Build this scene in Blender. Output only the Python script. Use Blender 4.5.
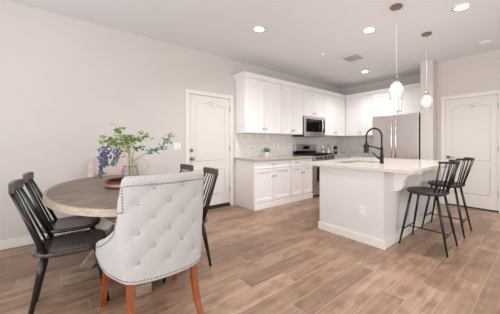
import bpy, bmesh, math, random
from mathutils import Vector, Matrix

for _o in list(bpy.data.objects):
    bpy.data.objects.remove(_o, do_unlink=True)
S = bpy.context.scene
C = S.collection
PI = math.pi
R = math.radians

# ------------------------------------------------------------------ camera, world, light, exposure
cam_d = bpy.data.cameras.new('camera')
cam = bpy.data.objects.new('camera', cam_d)
C.objects.link(cam)
cam.location = (0, 0, 1.191)
cam.rotation_euler = (R(90), 0, R(48.241 - 90))
cam_d.sensor_width = 36
cam_d.lens = 244.753 / 500 * 36
cam_d.shift_x = -25 / 500
cam_d.shift_y = -13.755 / 500
cam_d.clip_start = 0.02
S.camera = cam

S.view_settings.view_transform = 'Standard'
S.view_settings.look = 'None'
S.view_settings.gamma = 1
S.view_settings.use_curve_mapping = False
S.view_settings.exposure = 0.05

w = bpy.data.worlds.new('world')
S.world = w
w.use_nodes = True
w.node_tree.nodes['Background'].inputs[0].default_value = (0.85, 0.93, 1.0, 1)
w.node_tree.nodes['Background'].inputs[1].default_value = 1.0


def area(name, loc, rot, sx, sy, power, col):
    l = bpy.data.lights.new(name, 'AREA')
    l.shape = 'RECTANGLE'
    l.size, l.size_y, l.energy, l.color = sx, sy, power, col
    o = bpy.data.objects.new(name, l)
    o.location, o.rotation_euler = loc, rot
    C.objects.link(o)
    return o


# added area lights for daylight from unseen windows, tilted up to brighten the ceiling
area('window_fill', (-2.1, 0.6, 1.35), (R(118), 0, R(-90)), 4.4, 1.9, 104, (0.89, 0.96, 1.0))
area('window_fill', (1.4, -2.35, 1.4), (R(110), 0, 0), 3.6, 1.5, 82, (0.89, 0.96, 1.0))
LAMP_POWER = 88

# ------------------------------------------------------------------ helpers


def lin(c):
    out = []
    for v in c:
        v = v / 255.0
        out.append(v / 12.92 if v <= 0.04045 else ((v + 0.055) / 1.055) ** 2.4)
    return (*out, 1.0)


class NT:
    def __init__(s, m):
        s.t = m.node_tree

    def n(s, typ, **kw):
        nd = s.t.nodes.new(typ)
        for k, v in kw.items():
            setattr(nd, k, v)
        return nd

    def l(s, a, b):
        s.t.links.new(a, b)

    def math(s, op, a, b=None, c=None):
        nd = s.n('ShaderNodeMath', operation=op)
        for i, v in enumerate((a, b, c)):
            if v is None:
                continue
            if isinstance(v, (int, float)):
                nd.inputs[i].default_value = v
            else:
                s.l(v, nd.inputs[i])
        return nd.outputs[0]

    def mix(s, fac, a, b, blend='MIX'):
        nd = s.n('ShaderNodeMix', data_type='RGBA', blend_type=blend)
        for i, v in ((0, fac), (6, a), (7, b)):
            if isinstance(v, (int, float, tuple)):
                nd.inputs[i].default_value = v
            else:
                s.l(v, nd.inputs[i])
        return nd.outputs[2]

    def ramp(s, fac, stops):
        nd = s.n('ShaderNodeValToRGB')
        e = nd.color_ramp.elements
        while len(e) < len(stops):
            e.new(0.5)
        for i, (p, c) in enumerate(stops):
            e[i].position = p
            e[i].color = c
        s.l(fac, nd.inputs[0])
        return nd.outputs[0]


def base_mat(name):
    m = bpy.data.materials.new(name)
    m.use_nodes = True
    return m, NT(m), m.node_tree.nodes['Principled BSDF']


def noise(t, scale, detail=3, stretch=(1, 1, 1), rough=0.55):
    tc = t.n('ShaderNodeTexCoord')
    mp = t.n('ShaderNodeMapping')
    mp.inputs['Scale'].default_value = stretch
    t.l(tc.outputs['Object'], mp.inputs[0])
    nz = t.n('ShaderNodeTexNoise')
    nz.inputs['Scale'].default_value = scale
    nz.inputs['Detail'].default_value = detail
    nz.inputs['Roughness'].default_value = rough
    t.l(mp.outputs[0], nz.inputs['Vector'])
    return nz.outputs[0]


def simple(name, rgb, rough=0.5, metal=0.0, var=0.04, scale=8, stretch=(1, 1, 1), bump=0.0, spec=0.5, sheen=0):
    m, t, b = base_mat(name)
    c = lin(rgb)
    nz = noise(t, scale, 3, stretch)
    lo = tuple(v * (1 - var) for v in c[:3]) + (1,)
    hi = tuple(min(1, v * (1 + var)) for v in c[:3]) + (1,)
    t.l(t.ramp(nz, [(0.3, lo), (0.7, hi)]), b.inputs['Base Color'])
    b.inputs['Roughness'].default_value = rough
    b.inputs['Metallic'].default_value = metal
    b.inputs['Specular IOR Level'].default_value = spec
    if sheen:
        b.inputs['Sheen Weight'].default_value = sheen
    if bump:
        bp = t.n('ShaderNodeBump')
        bp.inputs['Strength'].default_value = bump
        bp.inputs['Distance'].default_value = 0.003
        t.l(nz, bp.inputs['Height'])
        t.l(bp.outputs[0], b.inputs['Normal'])
    return m


def glow(name, rgb, strength):
    m, t, b = base_mat(name)
    b.inputs['Base Color'].default_value = lin(rgb)
    b.inputs['Emission Color'].default_value = lin(rgb)
    b.inputs['Emission Strength'].default_value = strength
    return m


def glass(name, rgb=(250, 252, 250), rough=0.0, ior=1.45, mixt=0.0):
    m, t, b = base_mat(name)
    b.inputs['Base Color'].default_value = lin(rgb)
    b.inputs['Roughness'].default_value = rough
    b.inputs['Transmission Weight'].default_value = 1
    b.inputs['IOR'].default_value = ior
    return m


def thin_glass(name, rgb, haze):
    m, t, b = base_mat(name)
    t.t.nodes.remove(b)
    out = t.t.nodes['Material Output']
    tr = t.n('ShaderNodeBsdfTransparent')
    tr.inputs[0].default_value = lin(rgb)
    gl = t.n('ShaderNodeBsdfGlossy')
    gl.inputs['Roughness'].default_value = 0.03
    df = t.n('ShaderNodeBsdfTranslucent')
    df.inputs[0].default_value = lin((250, 246, 240))
    lw = t.n('ShaderNodeLayerWeight')
    lw.inputs[0].default_value = 0.25
    m1 = t.n('ShaderNodeMixShader')
    m1.inputs[0].default_value = haze
    t.l(tr.outputs[0], m1.inputs[1])
    t.l(df.outputs[0], m1.inputs[2])
    m2 = t.n('ShaderNodeMixShader')
    t.l(t.math('MULTIPLY', lw.outputs['Fresnel'], 0.5), m2.inputs[0])
    t.l(m1.outputs[0], m2.inputs[1])
    t.l(gl.outputs[0], m2.inputs[2])
    t.l(m2.outputs[0], out.inputs[0])
    return m


def floor_mat():
    m, t, b = base_mat('wood_look_tile')
    tc = t.n('ShaderNodeTexCoord')
    sp = t.n('ShaderNodeSeparateXYZ')
    t.l(tc.outputs['Object'], sp.inputs[0])
    x, y = sp.outputs[0], sp.outputs[1]
    W, L = 0.181, 0.915
    yr = t.math('DIVIDE', t.math('SUBTRACT', y, 0.003), W)
    row = t.math('FLOOR', yr)
    fy = t.math('SUBTRACT', yr, row)
    off = t.math('MULTIPLY', t.math('FRACT', t.math('MULTIPLY', row, 0.37)), 1.0)
    xr = t.math('ADD', t.math('DIVIDE', t.math('ADD', x, 0.33), L), off)
    col = t.math('FLOOR', xr)
    fx = t.math('SUBTRACT', xr, col)
    cv = t.n('ShaderNodeCombineXYZ')
    t.l(row, cv.inputs[0])
    t.l(col, cv.inputs[1])
    wn = t.n('ShaderNodeTexWhiteNoise', noise_dimensions='2D')
    t.l(cv.outputs[0], wn.inputs['Vector'])
    # grain, shifted per plank
    sh = t.n('ShaderNodeVectorMath', operation='MULTIPLY_ADD')
    t.l(wn.outputs['Color'], sh.inputs[0])
    sh.inputs[1].default_value = (7, 7, 7)
    t.l(tc.outputs['Object'], sh.inputs[2])

    def gr(scale, stretch, detail):
        mp = t.n('ShaderNodeMapping')
        mp.inputs['Scale'].default_value = stretch
        t.l(sh.outputs[0], mp.inputs[0])
        nz = t.n('ShaderNodeTexNoise')
        nz.inputs['Scale'].default_value = scale
        nz.inputs['Detail'].default_value = detail
        t.l(mp.outputs[0], nz.inputs['Vector'])
        return nz.outputs[0]
    g1 = gr(5.0, (0.45, 9, 1), 6)
    g2 = gr(5.5, (1.0, 1.9, 1), 4)
    plank = t.ramp(wn.outputs['Value'], [(0.0, lin((139, 109, 88))), (0.35, lin((158, 124, 101))), (0.75, lin((172, 136, 112))), (1.0, lin((184, 150, 127)))])
    c1 = t.mix(t.math('MULTIPLY', t.ramp(g1, [(0.35, (1, 1, 1, 1)), (0.62, (0, 0, 0, 1))]), 0.30), plank, lin((104, 78, 62)))
    c1 = t.mix(t.math('MULTIPLY', t.ramp(g1, [(0.5, (0, 0, 0, 1)), (0.75, (1, 1, 1, 1))]), 0.25), c1, lin((206, 174, 150)))
    c2 = t.mix(t.math('MULTIPLY', t.ramp(g2, [(0.46, (0, 0, 0, 1)), (0.68, (1, 1, 1, 1))]), 0.55), c1, lin((104, 79, 62)))
    ey = t.math('MINIMUM', fy, t.math('SUBTRACT', 1.0, fy))
    ex = t.math('MINIMUM', fx, t.math('SUBTRACT', 1.0, fx))
    gm = t.math('MAXIMUM', t.math('LESS_THAN', ey, 0.012), t.math('LESS_THAN', ex, 0.0023))
    c3 = t.mix(t.math('MULTIPLY', gm, 0.5), c2, lin((196, 176, 158)))
    t.l(c3, b.inputs['Base Color'])
    b.inputs['Roughness'].default_value = 0.34
    b.inputs['Specular IOR Level'].default_value = 0.5
    bp = t.n('ShaderNodeBump')
    bp.inputs['Strength'].default_value = 0.25
    bp.inputs['Distance'].default_value = 0.002
    t.l(t.math('SUBTRACT', g1, t.math('MULTIPLY', gm, 0.8)), bp.inputs['Height'])
    t.l(bp.outputs[0], b.inputs['Normal'])
    return m


def table_mat():
    m, t, b = base_mat('weathered_parquet')
    tc = t.n('ShaderNodeTexCoord')
    sp = t.n('ShaderNodeSeparateXYZ')
    t.l(tc.outputs['Object'], sp.inputs[0])
    x, y = sp.outputs[0], sp.outputs[1]
    yb = t.math('DIVIDE', y, 0.21)
    tri = t.math('PINGPONG', y, 0.21)
    v = t.math('DIVIDE', t.math('ADD', x, tri), 0.075)
    iv = t.math('FLOOR', v)
    cv = t.n('ShaderNodeCombineXYZ')
    t.l(iv, cv.inputs[0])
    t.l(t.math('FLOOR', yb), cv.inputs[1])
    wn = t.n('ShaderNodeTexWhiteNoise', noise_dimensions='2D')
    t.l(cv.outputs[0], wn.inputs['Vector'])
    nz = noise(t, 9, 5, (1, 1, 1))
    c = t.ramp(wn.outputs['Value'], [(0, lin((116, 98, 85))), (0.5, lin((134, 115, 101))), (1, lin((153, 134, 119)))])
    c = t.mix(t.math('MULTIPLY', nz, 0.42), c, lin((114, 98, 88)))
    fr = t.math('FRACT', v)
    ln = t.math('LESS_THAN', t.math('MINIMUM', fr, t.math('SUBTRACT', 1.0, fr)), 0.03)
    c = t.mix(t.math('MULTIPLY', ln, 0.4), c, lin((92, 80, 72)))
    t.l(c, b.inputs['Base Color'])
    b.inputs['Roughness'].default_value = 0.45
    return m


def wood(name, a, bcol, stretch, rough=0.45, scale=5):
    m, t, b = base_mat(name)
    nz = noise(t, scale, 5, stretch)
    t.l(t.ramp(nz, [(0.3, lin(a)), (0.7, lin(bcol))]), b.inputs['Base Color'])
    b.inputs['Roughness'].default_value = rough
    return m


def tile_mat():
    m, t, b = base_mat('marble_mosaic')
    tc = t.n('ShaderNodeTexCoord')
    v = t.n('ShaderNodeTexVoronoi')
    v.inputs['Scale'].default_value = 24
    v.inputs['Randomness'].default_value = 0.55
    t.l(tc.outputs['Object'], v.inputs['Vector'])
    sp = t.n('ShaderNodeSeparateColor')
    t.l(v.outputs['Color'], sp.inputs[0])
    c = t.ramp(sp.outputs[0], [(0, lin((226, 217, 210))), (0.5, lin((238, 231, 225))), (1, lin((247, 242, 238)))])
    v2 = t.n('ShaderNodeTexVoronoi', feature='DISTANCE_TO_EDGE')
    v2.inputs['Scale'].default_value = 24
    v2.inputs['Randomness'].default_value = 0.55
    t.l(tc.outputs['Object'], v2.inputs['Vector'])
    c = t.mix(t.math('MULTIPLY', t.math('LESS_THAN', v2.outputs[0], 0.04), 0.5), c, lin((225, 219, 214)))
    t.l(c, b.inputs['Base Color'])
    b.inputs['Roughness'].default_value = 0.3
    return m


def quartz(name, rgb, speck):
    m, t, b = base_mat(name)
    n1 = noise(t, 6, 5)
    n2 = noise(t, 120, 2)
    c = t.mix(t.ramp(n1, [(0.42, (0, 0, 0, 1)), (0.75, (1, 1, 1, 1))]), lin(rgb), lin(speck))
    c = t.mix(t.math('MULTIPLY', t.math('GREATER_THAN', n2, 0.62), 0.2), c, lin(speck))
    t.l(c, b.inputs['Base Color'])
    b.inputs['Roughness'].default_value = 0.14
    return m


def fabric(name, rgb, var=0.05):
    m, t, b = base_mat(name)
    c = lin(rgb)
    n1 = noise(t, 160, 2)
    n2 = noise(t, 14, 3)
    a = t.ramp(n1, [(0.3, tuple(v * (1 - 2.2 * var) for v in c[:3]) + (1,)), (0.7, tuple(min(1, v * (1 + var)) for v in c[:3]) + (1,))])
    a = t.mix(t.math('MULTIPLY', n2, 0.16), a, tuple(v * 0.8 for v in c[:3]) + (1,))
    t.l(a, b.inputs['Base Color'])
    b.inputs['Roughness'].default_value = 0.9
    b.inputs['Specular IOR Level'].default_value = 0.15
    b.inputs['Sheen Weight'].default_value = 0.2
    bp = t.n('ShaderNodeBump')
    bp.inputs['Strength'].default_value = 0.3
    bp.inputs['Distance'].default_value = 0.002
    t.l(n1, bp.inputs['Height'])
    t.l(bp.outputs[0], b.inputs['Normal'])
    return m


M = {}
M['wall'] = simple('wall_paint', (216, 206, 200), 0.9, var=0.012, scale=3, spec=0.2)
M['ceiling'] = simple('ceiling_paint', (235, 233, 234), 0.95, var=0.01, scale=3, spec=0.1)
M['floor'] = floor_mat()
M['trim'] = simple('trim_paint', (236, 229, 221), 0.5, var=0.01)
M['door'] = simple('door_paint', (231, 222, 213), 0.5, var=0.01)
M['cabinet'] = simple('cabinet_paint', (246, 240, 237), 0.42, var=0.01)
M['island'] = simple('island_paint', (226, 218, 215), 0.6, var=0.01)
M['counter'] = quartz('taupe_quartz', (190, 179, 170), (176, 164, 155))
M['quartz'] = quartz('white_quartz', (223, 212, 202), (216, 204, 194))
M['tile'] = tile_mat()
M['steel'] = simple('brushed_steel', (208, 200, 196), 0.34, 1.0, 0.08, 3, (40, 40, 0.6))
M['steel_h'] = simple('brushed_steel_handle', (235, 231, 228), 0.25, 1.0, 0.03)
M['nickel'] = simple('satin_nickel', (150, 142, 134), 0.3, 1.0, 0.05)
M['bronze'] = simple('canopy_nickel', (160, 142, 126), 0.35, 1.0, 0.05)
M['black_gloss'] = simple('black_glass', (18, 17, 18), 0.08, var=0.05)
M['black_metal'] = simple('black_metal', (24, 23, 25), 0.4, 0.3, 0.1)
M['iron'] = simple('cast_iron', (30, 29, 30), 0.6, 0.2, 0.15)
M['dark'] = simple('dark_side', (52, 49, 49), 0.5, 0.2, 0.05)
M['chair_black'] = simple('black_lacquer', (25, 23, 25), 0.3, var=0.2, scale=20)
M['seat_black'] = wood('worn_sheen_seat', (50, 44, 41), (88, 78, 72), (1, 9, 1), 0.24)  # grey-brown sheen of the black seat put into the worn wood colour
M['rail'] = wood('worn_sheen_rail', (62, 55, 52), (104, 95, 90), (9, 1, 1), 0.35)  # window reflection on satin black painted in as grey-brown, with worn edges
M['stool_seat'] = wood('stool_black_wood', (38, 32, 31), (62, 53, 50), (1, 7, 1), 0.42)
M['table_top'] = table_mat()
M['table_edge'] = wood('table_edge_wood', (160, 143, 126), (190, 173, 153), (3, 3, 12), 0.5)
M['table_base'] = wood('table_base_wood', (126, 106, 90), (172, 150, 130), (2, 2, 6), 0.55)
M['fabric'] = fabric('cream_linen', (190, 183, 179))
M['fabric_pink'] = fabric('blush_linen', (212, 192, 184))
M['button'] = fabric('button_linen', (178, 171, 167))
M['nail'] = simple('nailhead_pewter', (158, 150, 146), 0.35, 0.9, 0.2)
M['cherry'] = wood('cherry_wood', (128, 60, 26), (168, 86, 40), (6, 6, 1), 0.28, 6)
M['tray'] = wood('reddish_tray_wood', (74, 34, 26), (108, 56, 44), (2, 2, 10), 0.35)
M['copper'] = simple('copper_band', (196, 150, 134), 0.35, 0.5, 0.05)
M['leaf'] = simple('leaf_green', (132, 160, 92), 0.5, var=0.5, scale=14)
M['leaf_yellow'] = simple('leaf_olive', (184, 180, 112), 0.5, var=0.4, scale=14)
M['leaf_teal'] = simple('leaf_teal', (92, 150, 142), 0.5, var=0.45, scale=14)
M['petal'] = simple('violet_petal', (100, 104, 136), 0.6, var=0.85, scale=60)
M['stem'] = simple('stem_brown', (186, 174, 146), 0.7, var=0.25, scale=20)
M['glass'] = thin_glass('clear_glass', (252, 252, 252), 0.06)
M['glass_shade'] = thin_glass('pendant_glass', (254, 253, 252), 0.11)
M['water_glass'] = thin_glass('vase_glass', (250, 252, 251), 0.05)
M['bulb'] = glow('warm_bulb', (255, 246, 232), 14)
M['lens'] = glow('downlight_lens', (255, 250, 244), 14)
M['plastic'] = simple('white_plastic', (240, 235, 230), 0.4, var=0.01)
M['vent'] = simple('vent_grey', (190, 184, 181), 0.5, var=0.05)
M['vent_dark'] = simple('vent_dark', (120, 114, 112), 0.7, var=0.05)
M['pot'] = simple('white_ceramic', (232, 226, 220), 0.25, var=0.02)
M['succulent'] = simple('succulent_green', (120, 152, 84), 0.5, var=0.5, scale=40)
M['marble'] = simple('pink_marble', (214, 196, 194), 0.3, var=0.2, scale=30)
M['hinge'] = simple('hinge_steel', (150, 158, 176), 0.3, 0.8, 0.05)
M['rubber'] = simple('black_sweep', (44, 42, 42), 0.7, var=0.1)
M['chrome'] = simple('chrome', (200, 200, 202), 0.1, 1.0, 0.02)
M['display'] = simple('display_black', (14, 14, 18), 0.1)


class MB:
    """collects shapes into one bmesh and links them as one mesh object"""

    def __init__(s):
        s.bm = bmesh.new()
        s.mi = 0

    def _tag(s, n0):
        s.bm.faces.ensure_lookup_table()
        for f in s.bm.faces[n0:]:
            f.material_index = s.mi

    def box(s, x0, x1, y0, y1, z0, z1, bev=0.0):
        n0 = len(s.bm.faces)
        vs = [s.bm.verts.new((x, y, z)) for x in (x0, x1) for y in (y0, y1) for z in (z0, z1)]
        fs = []
        for a in ((0, 1, 3, 2), (4, 6, 7, 5), (0, 4, 5, 1), (2, 3, 7, 6), (0, 2, 6, 4), (1, 5, 7, 3)):
            fs.append(s.bm.faces.new([vs[i] for i in a]))
        if bev > 0:
            es = list({e for f in fs for e in f.edges})
            bmesh.ops.bevel(s.bm, geom=es, offset=bev, segments=2, profile=0.5, affect='EDGES')
        s._tag(n0)
        return s

    def tube(s, pts, r, seg=10, caps=True, sq=None):
        n0 = len(s.bm.faces)
        pts = [Vector(p) for p in pts]
        rs = r if isinstance(r, (list, tuple)) else [r] * len(pts)
        rings = []
        prev = None
        for i, p in enumerate(pts):
            if i == 0:
                d = pts[1] - pts[0]
            elif i == len(pts) - 1:
                d = pts[-1] - pts[-2]
            else:
                d = (pts[i + 1] - p).normalized() + (p - pts[i - 1]).normalized()
            d.normalize()
            if prev is None:
                up = Vector((0, 0, 1)) if abs(d.z) < 0.9 else Vector((1, 0, 0))
            else:
                up = prev
            a = d.cross(up)
            if a.length < 1e-6:
                a = d.cross(Vector((0, 1, 0)))
            a.normalize()
            b = a.cross(d).normalized()
            prev = b
            ring = []
            for k in range(seg):
                t = 2 * PI * (k + (0.5 if seg == 4 else 0)) / seg
                q = sq or (1, 1)
                ring.append(s.bm.verts.new(p + a * math.cos(t) * rs[i] * q[0] + b * math.sin(t) * rs[i] * q[1]))
            rings.append(ring)
        for i in range(len(rings) - 1):
            for k in range(seg):
                s.bm.faces.new((rings[i][k], rings[i][(k + 1) % seg], rings[i + 1][(k + 1) % seg], rings[i + 1][k]))
        if caps:
            s.bm.faces.new(list(reversed(rings[0])))
            s.bm.faces.new(rings[-1])
        s._tag(n0)
        return s

    def lathe(s, prof, c=(0, 0, 0), seg=28, closed=False):
        n0 = len(s.bm.faces)
        rings = []
        for r, z in prof:
            if r < 1e-5:
                rings.append([s.bm.verts.new((c[0], c[1], c[2] + z))])
            else:
                rings.append([s.bm.verts.new((c[0] + r * math.cos(2 * PI * k / seg), c[1] + r * math.sin(2 * PI * k / seg), c[2] + z)) for k in range(seg)])
        prs = list(zip(rings[:-1], rings[1:]))
        if closed:
            prs.append((rings[-1], rings[0]))
        for A, B in prs:
            for k in range(seg):
                k2 = (k + 1) % seg
                if len(A) == 1 and len(B) == 1:
                    continue
                if len(A) == 1:
                    s.bm.faces.new((A[0], B[k2], B[k]))
                elif len(B) == 1:
                    s.bm.faces.new((A[k], A[k2], B[0]))
                else:
                    s.bm.faces.new((A[k], A[k2], B[k2], B[k]))
        s._tag(n0)
        return s

    def prism(s, poly, axis, a0, a1):
        """extrude a 2d polygon; axis = 'x','y','z' is the extrusion axis"""
        n0 = len(s.bm.faces)

        def P(u, v, w_):
            return {'x': (w_, u, v), 'y': (u, w_, v), 'z': (u, v, w_)}[axis]
        A = [s.bm.verts.new(P(u, v, a0)) for u, v in poly]
        B = [s.bm.verts.new(P(u, v, a1)) for u, v in poly]
        n = len(poly)
        s.bm.faces.new(A)
        s.bm.faces.new(list(reversed(B)))
        for i in range(n):
            s.bm.faces.new((A[i], B[i], B[(i + 1) % n], A[(i + 1) % n]))
        s._tag(n0)
        return s

    def ball(s, c, r, sub=1, sc=(1, 1, 1)):
        n0 = len(s.bm.faces)
        ret = bmesh.ops.create_icosphere(s.bm, subdivisions=sub, radius=r)
        for v in ret['verts']:
            v.co = Vector((v.co.x * sc[0] + c[0], v.co.y * sc[1] + c[1], v.co.z * sc[2] + c[2]))
        s._tag(n0)
        return s

    def leaf(s, c, d, length, width, droop=0.2, roll=None):
        """a folded leaf blade with a small thickness"""
        n0 = len(s.bm.faces)
        d = Vector(d).normalized()
        up = Vector((0, 0, 1))
        a = d.cross(up)
        if a.length < 1e-3:
            a = Vector((1, 0, 0))
        a.normalize()
        if roll:
            a = Matrix.Rotation(roll, 3, d) @ a
        nn = a.cross(d).normalized()
        c = Vector(c)
        prof = [(0, 0), (0.3, 0.8), (0.55, 1.0), (0.8, 0.6), (1, 0)]
        L, Rr, Mid = [], [], []
        for t, wd in prof:
            p = c + d * length * t - up * droop * length * t * t
            Mid.append(s.bm.verts.new(p))
            if wd > 0:
                L.append(s.bm.verts.new(p + a * wd * width / 2 + nn * width * 0.14))
                Rr.append(s.bm.verts.new(p - a * wd * width / 2 + nn * width * 0.14))
        for side in (L, Rr):
            s.bm.faces.new((Mid[0], Mid[1], side[0]))
            for i in range(len(side) - 1):
                s.bm.faces.new((Mid[i + 1], Mid[i + 2], side[i + 1], side[i]))
            s.bm.faces.new((Mid[-2], Mid[-1], side[-1]))
        s._tag(n0)
        return s

    def build(s, name, mat, parent=None, smooth=False, loc=None, rot=None, sub=0, angle=None):
        bmesh.ops.recalc_face_normals(s.bm, faces=s.bm.faces)
        me = bpy.data.meshes.new(name)
        s.bm.to_mesh(me)
        s.bm.free()
        for mm in (mat if isinstance(mat, (list, tuple)) else [mat]):
            me.materials.append(mm)
        if smooth:
            me.polygons.foreach_set('use_smooth', [True] * len(me.polygons))
            if angle:
                try:
                    me.set_sharp_from_angle(angle=R(angle))
                except Exception:
                    pass
        o = bpy.data.objects.new(name, me)
        C.objects.link(o)
        if parent:
            o.parent = parent
        if loc:
            o.location = loc
        if rot:
            o.rotation_euler = rot
        if sub:
            md = o.modifiers.new('subsurf', 'SUBSURF')
            md.levels = md.render_levels = sub
        return o


def thing(name, label, cat, loc=(0, 0, 0), rz=0.0, group=None):
    o = bpy.data.objects.new(name, None)
    C.objects.link(o)
    o.location = loc
    o.rotation_euler = (0, 0, rz)
    o['label'] = label
    o['category'] = cat
    if group:
        o['group'] = group
    return o


def tag(o, label, cat, group=None):
    o['label'] = label
    o['category'] = cat
    if group:
        o['group'] = group
    return o


def struct(o):
    o['kind'] = 'structure'
    return o


def dup(root, loc, rz, label, group=None):
    r = root.copy()
    C.objects.link(r)
    r.location = loc
    r.rotation_euler = (0, 0, rz)
    r['label'] = label
    if group:
        r['group'] = group
    for ch in list(root.children):
        c = ch.copy()
        C.objects.link(c)
        c.parent = r
        for g in ch.children:
            d = g.copy()
            C.objects.link(d)
            d.parent = c
    return r


def catmull(pts, n):
    out = []
    P = [Vector(p) for p in pts]
    m = len(P)
    for i in range(m - 1):
        p0, p1, p2, p3 = P[max(i - 1, 0)], P[i], P[i + 1], P[min(i + 2, m - 1)]
        for k in range(n):
            t = k / n
            out.append(0.5 * ((2 * p1) + (p2 - p0) * t + (2 * p0 - 5 * p1 + 4 * p2 - p3) * t * t + (3 * p1 - p0 - 3 * p2 + p3) * t ** 3))
    out.append(P[-1])
    return out


# ------------------------------------------------------------------ room shell
D, XB, XD, H = 4.078, 6.28, 5.674, 2.80
X0, Y0 = -2.6, -2.8
PX, PY0, PY1 = 5.40, 1.487, 1.705        # pier beside the fridge

b = MB().box(X0 - .15, XB + .15, Y0 - .15, D + .15, -0.1, 0)
struct(b.build('floor', M['floor']))
b = MB().box(X0 - .15, XB + .15, Y0 - .15, D + .15, H, H + .1)
struct(b.build('ceiling', M['ceiling']))

# left wall with its door opening
LX0, LX1, DH = 1.676, 2.484, 2.045
b = MB()
b.box(X0 - .15, LX0, D, D + .15, 0, H).box(LX1, XB + .15, D, D + .15, 0, H).box(LX0, LX1, D, D + .15, DH, H)
struct(b.build('wall_left', M['wall']))
b = MB().box(XB, XB + .15, PY1, D, 0, H)
struct(b.build('wall_back', M['wall']))
b = MB().box(PX, XB + .15, PY0, PY1, 0, H)
struct(b.build('wall_pier', M['wall']))
RY0, RY1 = 0.575, 1.358
b = MB()
b.box(XD, XD + .15, RY1, PY0, 0, H).box(XD, XD + .15, Y0 - .15, RY0, 0, H).box(XD, XD + .15, RY0, RY1, DH, H)
struct(b.build('wall_end', M['wall']))
# unseen walls behind the camera, each with a window opening
b = MB()
b.box(X0 - .15, X0, Y0, -1.7, 0, H).box(X0 - .15, X0, 2.9, D, 0, H).box(X0 - .15, X0, -1.7, 2.9, 2.4, H).box(X0 - .15, X0, -1.7, 2.9, 0, .2)
struct(b.build('wall_rear', M['wall']))
b = MB()
b.box(X0 - .15, -.5, Y0 - .15, Y0, 0, H).box(3.3, XD, Y0 - .15, Y0, 0, H).box(-.5, 3.3, Y0 - .15, Y0, 2.35, H).box(-.5, 3.3, Y0 - .15, Y0, 0, .5)
struct(b.build('wall_right', M['wall']))
b = MB()
for y in (-1.7, .56, 2.84):
    b.box(X0 - .11, X0 - .05, y, y + .06, .2, 2.4)
b.box(X0 - .11, X0 - .05, -1.64, 2.84, .2, .26).box(X0 - .11, X0 - .05, -1.64, 2.84, 2.34, 2.4)
struct(b.build('window_1', M['trim']))
b = MB()
for x in (-.5, 1.37, 3.24):
    b.box(x, x + .06, Y0 - .11, Y0 - .05, .5, 2.35)
b.box(-.44, 3.24, Y0 - .11, Y0 - .05, .5, .56).box(-.44, 3.24, Y0 - .11, Y0 - .05, 2.29, 2.35)
struct(b.build('window_2', M['trim']))


def baseboard(name, x0, x1, y0, y1):
    b = MB().box(x0, x1, y0, y1, 0.001, .105, .004)
    return struct(b.build(name, M['trim']))


baseboard('baseboard_left', X0, 1.612, D - .016, D - .001)
baseboard('baseboard_end', XD - .016, XD - .001, RY1 + .07, PY0 - .002)
baseboard('baseboard_end', XD - .016, XD - .001, Y0, RY0 - .07)
baseboard('baseboard_pier', PX, XD - .017, PY0 - .016, PY0 - .001)


def arch_outline(x0, x1, z0, z1, rise, n=14):
    """panel outline with an arched top, local x/z"""
    pts = [(x0, z0), (x1, z0), (x1, z1)]
    for i in range(1, n):
        t = i / n
        x = x1 + (x0 - x1) * t
        s = math.sin(PI * t)
        pts.append((x, z1 + rise * s ** 1.5))
    pts.append((x0, z1))
    return pts


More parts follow.
